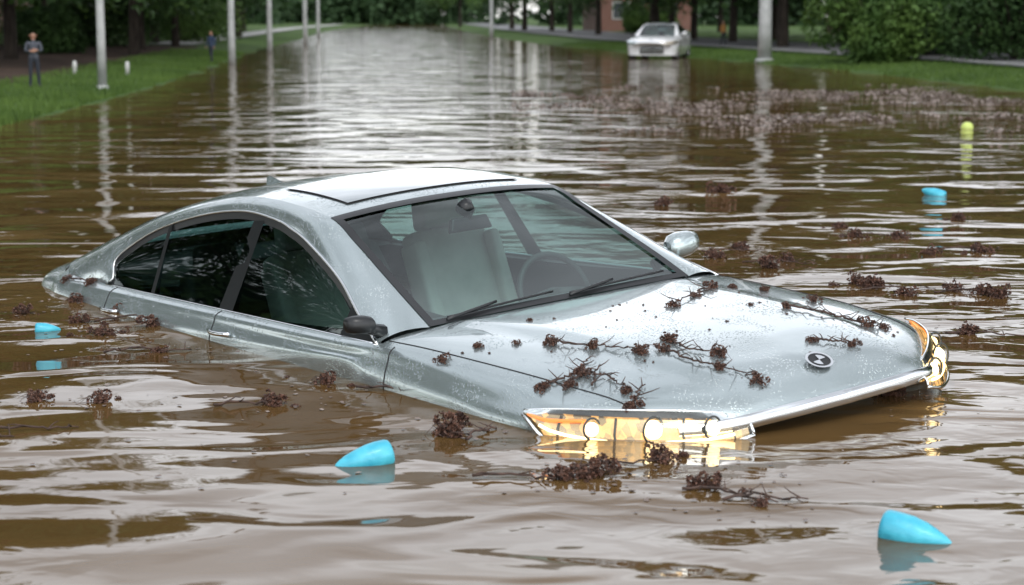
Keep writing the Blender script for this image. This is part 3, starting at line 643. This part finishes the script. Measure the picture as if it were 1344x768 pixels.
# ------------------------------------------------------------ debris
M_leafB=noisecol(mat("dead_leaves",(.06,.03,.02),.55),55,(.030,.014,.010),(.21,.105,.07),.38,.66)
M_twig=noisecol(mat("twig_bark",(.04,.025,.02),.8),30,(.03,.018,.014),(.09,.052,.038))
def clumpmesh(seed,n=130,R=.05):
    r=random.Random(seed); V=[];F=[]
    for _ in range(7):
        a=r.uniform(0,6.28); L=r.uniform(1.1,1.9); tube(V,F,[(0,0,.01),(math.cos(a)*R*.8,math.sin(a)*R*.8,R*r.uniform(.1,.8)),(math.cos(a)*R*L,math.sin(a)*R*L,R*r.uniform(0,.9))],[.0020,.0014,.0007],5)
    nf=len(F)
    subs=[(Vector((r.gauss(0,.5)*R,r.gauss(0,.42)*R,abs(r.gauss(.34,.32))*R)),r.uniform(.16,.40)*R) for _ in range(13)]
    for i in range(n):
        q,rad=r.choice(subs); d=Vector((r.gauss(0,1),r.gauss(0,1),r.gauss(0,1))).normalized(); c=q+d*rad
        c.z=max(c.z,.001)
        t=d.cross(Vector((r.gauss(0,1),r.gauss(0,1),r.gauss(0,1)))).normalized(); s=r.uniform(.07,.19)*R*1.1; bnd=d.cross(t)
        b=len(V)
        for i2 in range(3):
            for j2 in range(3):
                u,v=i2-1,j2-1; V.append(c+t*(u*s)*(1-.5*abs(v))+bnd*(v*s*.8)*(1-.4*abs(u))+d*(s*.7*(u*u+v*v)*r.uniform(.4,1)))
        for i2 in range(2):
            for j2 in range(2): F.append((b+i2*3+j2,b+i2*3+j2+1,b+(i2+1)*3+j2+1,b+(i2+1)*3+j2))
    me=bpy.data.meshes.new("leaf_clump"); me.from_pydata([tuple(v) for v in V],[],F); me.materials.append(M_twig); me.materials.append(M_leafB)
    me.polygons.foreach_set("material_index",[0]*nf+[1]*(len(F)-nf)); me.update(); return me
CM=[clumpmesh(k,200+35*k) for k in range(6)]
bpy.context.view_layer.update()
VV=[];FF=[]
for o in car.children:
    if o.name.startswith(("body_shell","roof_panel","pillars")):
        b=len(VV); VV+=[T4@v.co for v in o.data.vertices]; FF+=[tuple(b+k for k in p.vertices) for p in o.data.polygons]
bvh=BVHTree.FromPolygons(VV,FF)
def oncar(x,y):
    p=T4@Vector((x,y,.95)); h=bvh.ray_cast(Vector((p.x,p.y,5)),Vector((0,0,-1)))
    return h[0],h[1]
rc=random.Random(3)
def clump(p,n,s):
    o=link(bpy.data.objects.new("leaf_clump",rc.choice(CM))); n=n if n.z>0 else -n
    q=Vector((0,0,1)).rotation_difference(n)@Matrix.Rotation(rc.uniform(0,6.28),3,'Z').to_quaternion(); o.rotation_mode='QUATERNION'; o.rotation_quaternion=q; o.location=p; o.scale=(s,s,s)
for x,y,s in ((-.96,-.56,.58),(-.81,-.50,.52),(-.62,-.44,.55),(-.62,-.76,.42),(-.65,-.68,.6),(-.69,-.82,.45),(-.44,-.67,.45),(-.37,-.70,.55),(-.64,-.29,.55),(-.58,-.38,.4),(-.42,-.26,.62),(-.34,-.34,.4),(-.21,-.28,.55),(-1.21,-.86,.5),(-1.17,-.73,.35),(-1.07,-.63,.3),(-1.10,.27,.33),(-1.20,.45,.45),(-1.03,.09,.45),(-1.2,.57,.35),(-1.08,.63,.38),(-.73,.39,.4),(-.83,.64,.5),(-.36,.13,.35),(-.27,.25,.38),(-.45,.51,.5),(-.41,.57,.38),(-.84,.31,.2),(-1.26,-.42,.2),(-4.13,-.84,.55),(-4.4,-.84,.45)):
    p,n=oncar(x,y)
    if p: clump(p,n,s)
for _ in range(40):   # loose bits on the bonnet
    p,n=oncar(rc.uniform(-1.35,-.25),rc.uniform(-.8,.75))
    if p: clump(p,n,rc.uniform(.04,.11))
def twig(pts,r0,name="twig"):
    V=[];F=[]; P=[]
    for a,b in zip(pts[:-1],pts[1:]):
        for k in range(4):
            q=a.lerp(b,k/4)+Vector((rc.gauss(0,.006),rc.gauss(0,.006),abs(rc.gauss(0,.004)))); P.append(q)
    P.append(pts[-1]); tube(V,F,P,[r0*(1-.6*i/len(P)) for i in range(len(P))],6)
    for k in range(2,len(P)-1,3):
        a=rc.uniform(0,6.28); L=rc.uniform(.03,.08); tube(V,F,[P[k],P[k]+Vector((math.cos(a)*L*.6,math.sin(a)*L*.6,.012)),P[k]+Vector((math.cos(a)*L,math.sin(a)*L,.03*rc.random()))],[r0*.55,r0*.4,r0*.2],5)
    mesh(name,V,F,M_twig)
def cartwig(L,r=.0045):
    P=[]
    for a,b in zip(L[:-1],L[1:]):
        for k in range(3):
            p,n=oncar(a[0]+(b[0]-a[0])*k/3,a[1]+(b[1]-a[1])*k/3)
            if p: P.append(p+Vector((0,0,r+.003)))
    p,n=oncar(*L[-1]); P.append(p+Vector((0,0,r+.003))); twig(P,r)
for L in ([(-.96,-.56),(-.81,-.50),(-.62,-.44)],[(-.60,-.80),(-.65,-.68),(-.55,-.64),(-.44,-.67)],[(-.69,-.82),(-.65,-.68),(-.72,-.60)],[(-.64,-.29),(-.52,-.32),(-.42,-.26)],[(-.58,-.38),(-.42,-.38),(-.34,-.34),(-.21,-.28)],[(-1.20,.45),(-1.10,.27),(-1.03,.09)],[(-.58,.42),(-.50,.47),(-.45,.51),(-.41,.57)],[(-.73,.39),(-.58,.42)],[(-.36,.13),(-.30,.2),(-.27,.25)],[(-.37,-.70),(-.42,-.60)],[(-4.4,-.84),(-4.13,-.84)],[(-.55,-.72),(-.65,-.60)]): cartwig(L)
K=.985
WCL=[(-.207,5.97,1.1),(-.705,6.8,.85),(-.418,6.74,.95),(-.853,6.43,.85),(-1.48,6.46,.85),(-1.71,6.5,.85),(-1.795,7.88,.85),(-1.84,8.5,.8),(-2.27,8.45,.75),(-1.55,8.45,.75),(-1.45,7.46,.55),(-.665,7.28,.85),(.16,5.36,.9),(.26,5.4,.95),(.459,5.6,.9),(.572,5.25,.8),(1.38,6.6,.9),(1.985,7.9,.9),(2.40,8.97,1.15),(2.33,9.05,1.0),(2.22,9.17,.9),(1.84,9.3,1.15),(1.78,9.4,1.1),(1.954,9.03,.9),(1.413,10.02,1.1),(1.168,10.45,1.0),(1.367,10.85,.9),(1.56,10.3,.9),(2.156,11.45,1.0),(2.14,11.95,.9),(2.44,10.65,.9),(2.42,11.45,.9),(3.03,12.4,1.1),(2.75,10.7,1.0),(1.627,14.4,1.6),(1.1,13.4,1.3),(-1.62,8.1,.8),(-1.95,8.2,.7),(-2.1,8.8,.8),(.70,5.05,.5)]
for x,y,s in WCL:
    clump(Vector((x*K,y*K,-.004)),Vector((rc.gauss(0,.1),rc.gauss(0,.1),1)).normalized(),s)
    for _ in range(rc.choice((0,1,2,3))):
        clump(Vector((x*K+rc.gauss(0,.07),y*K+rc.gauss(0,.07),-.006)),Vector((0,0,1)),s*rc.uniform(.2,.5))
def wtwig(x,y,a,L,r=.005):
    d=Vector((math.cos(a),math.sin(a),0)); c=Vector((x*K,y*K,.004)); n=Vector((-d.y,d.x,0))
    twig([c-d*L/2,c-d*L*.1+n*L*.06+Vector((0,0,.01)),c+d*L*.2-n*L*.03,c+d*L/2],r)
for t in ((-1.5,7.46,.2,.35),(-1.6,6.0,.3,.3),(-1.75,5.95,-.4,.25),(.30,5.5,.5,.35),(.62,5.15,-.5,.3),(.72,5.1,.1,.25),(2.05,7.85,-.1,.35),(2.3,9.1,.1,.4),(1.95,9.2,.2,.4),(1.5,10.2,-.2,.4),(2.3,11.5,.2,.5),(2.7,10.8,0,.4),(-1.7,8.3,.5,.4),(-.68,7.25,1.0,.25),(-.45,6.65,-.3,.25),(-.1,5.95,1.1,.2),(.02,5.35,.0,.25),(-.95,6.4,.2,.2),(1.3,10.7,.3,.4),(-.33,7.15,.9,.3)): wtwig(*t)
V=[];F=[]; r=random.Random(21)
def flake(x,y,s,zz=.004,up=.35):
    a=r.uniform(0,6.28); b=len(V); 
    for k in range(5):
        t=a+2*math.pi*k/5; V.append((x+math.cos(t)*s*r.uniform(.6,1.2),y+math.sin(t)*s*r.uniform(.6,1.2),zz+r.uniform(0,s*up)))
    F.append(tuple(range(b,b+5)))
for _ in range(17000):
    y=21.5+15*r.random()**1.1; x=.0+9.2*r.random()
    if noise.noise(Vector((x*.5,y*.35,2)))+.55*noise.noise(Vector((x*2,y*1.2,7)))<-.10+.5*abs(y-29)/8: continue
    if x>itp(y,XR)-.2: continue
    flake(x,y,r.uniform(.010,.040),.0,.9)
for _ in range(500):
    y=5+r.random()*22; x=r.uniform(-.27,.27)*y; flake(x,y,r.uniform(.004,.013),.002)
for x,y,s in WCL:
    for _ in range(16): flake(x*K+r.gauss(0,.14),y*K+r.gauss(0,.12),r.uniform(.004,.012),.002)
mesh("floating_leaf_litter",V,F,noisecol(mat("leaf_litter",(.12,.08,.07),.7),2,(.09,.06,.05),(.29,.24,.21)),smooth=False)
def bottle(x,y,L,rot,tilt,m,name="plastic_bottle",prof=None):
    prof=prof or [(0,.0),(0.0,.17),(.006,.24),(.03,.295),(.08,.325),(.25,.335),(.42,.325),(.60,.285),(.76,.22),(.88,.15),(.95,.095),(.985,.05),(1.0,0)]
    V=[];F=[];n=28
    for (u,rr) in prof:
        for k in range(n):
            a=2*math.pi*k/n; rb=rr*(1+.05*math.sin(u*9+a*3)*u); V.append(((u-.5)*L,math.cos(a)*rb*L*.72,math.sin(a)*rb*L*.72))
    for i in range(len(prof)-1):
        for k in range(n): F.append((i*n+k,i*n+(k+1)%n,(i+1)*n+(k+1)%n,(i+1)*n+k))
    o=mesh(name,V,F,m); o.location=(x*K,y*K,.010*L/.18); o.rotation_euler=(0,tilt,rot)
M_blue=noisecol(mat("turquoise_plastic",(.03,.42,.60),.4,coat=.15),14,(.035,.36,.50),(.08,.52,.65),bump=.35,bscale=30,dist=.01)
M_yel=mat("yellow_plastic",(.5,.6,.15),.4)
bottle(-.46,5.55,.185,math.pi+.35,.20,M_blue); bottle(1.07,4.72,.19,-.45,.18,M_blue); bottle(3.26,14.2,.19,2.6,-.25,M_blue); bottle(-2.04,7.98,.11,.3,.1,M_blue)
bottle(5.6,22.7,.16,.5,-.1,M_yel,"float_ball",[(.5-.5*math.cos(math.pi*k/12),.62*math.sin(math.pi*k/12)) for k in range(13)])
sc.view_settings.view_transform='Standard'; sc.view_settings.look='None'; sc.view_settings.exposure=0
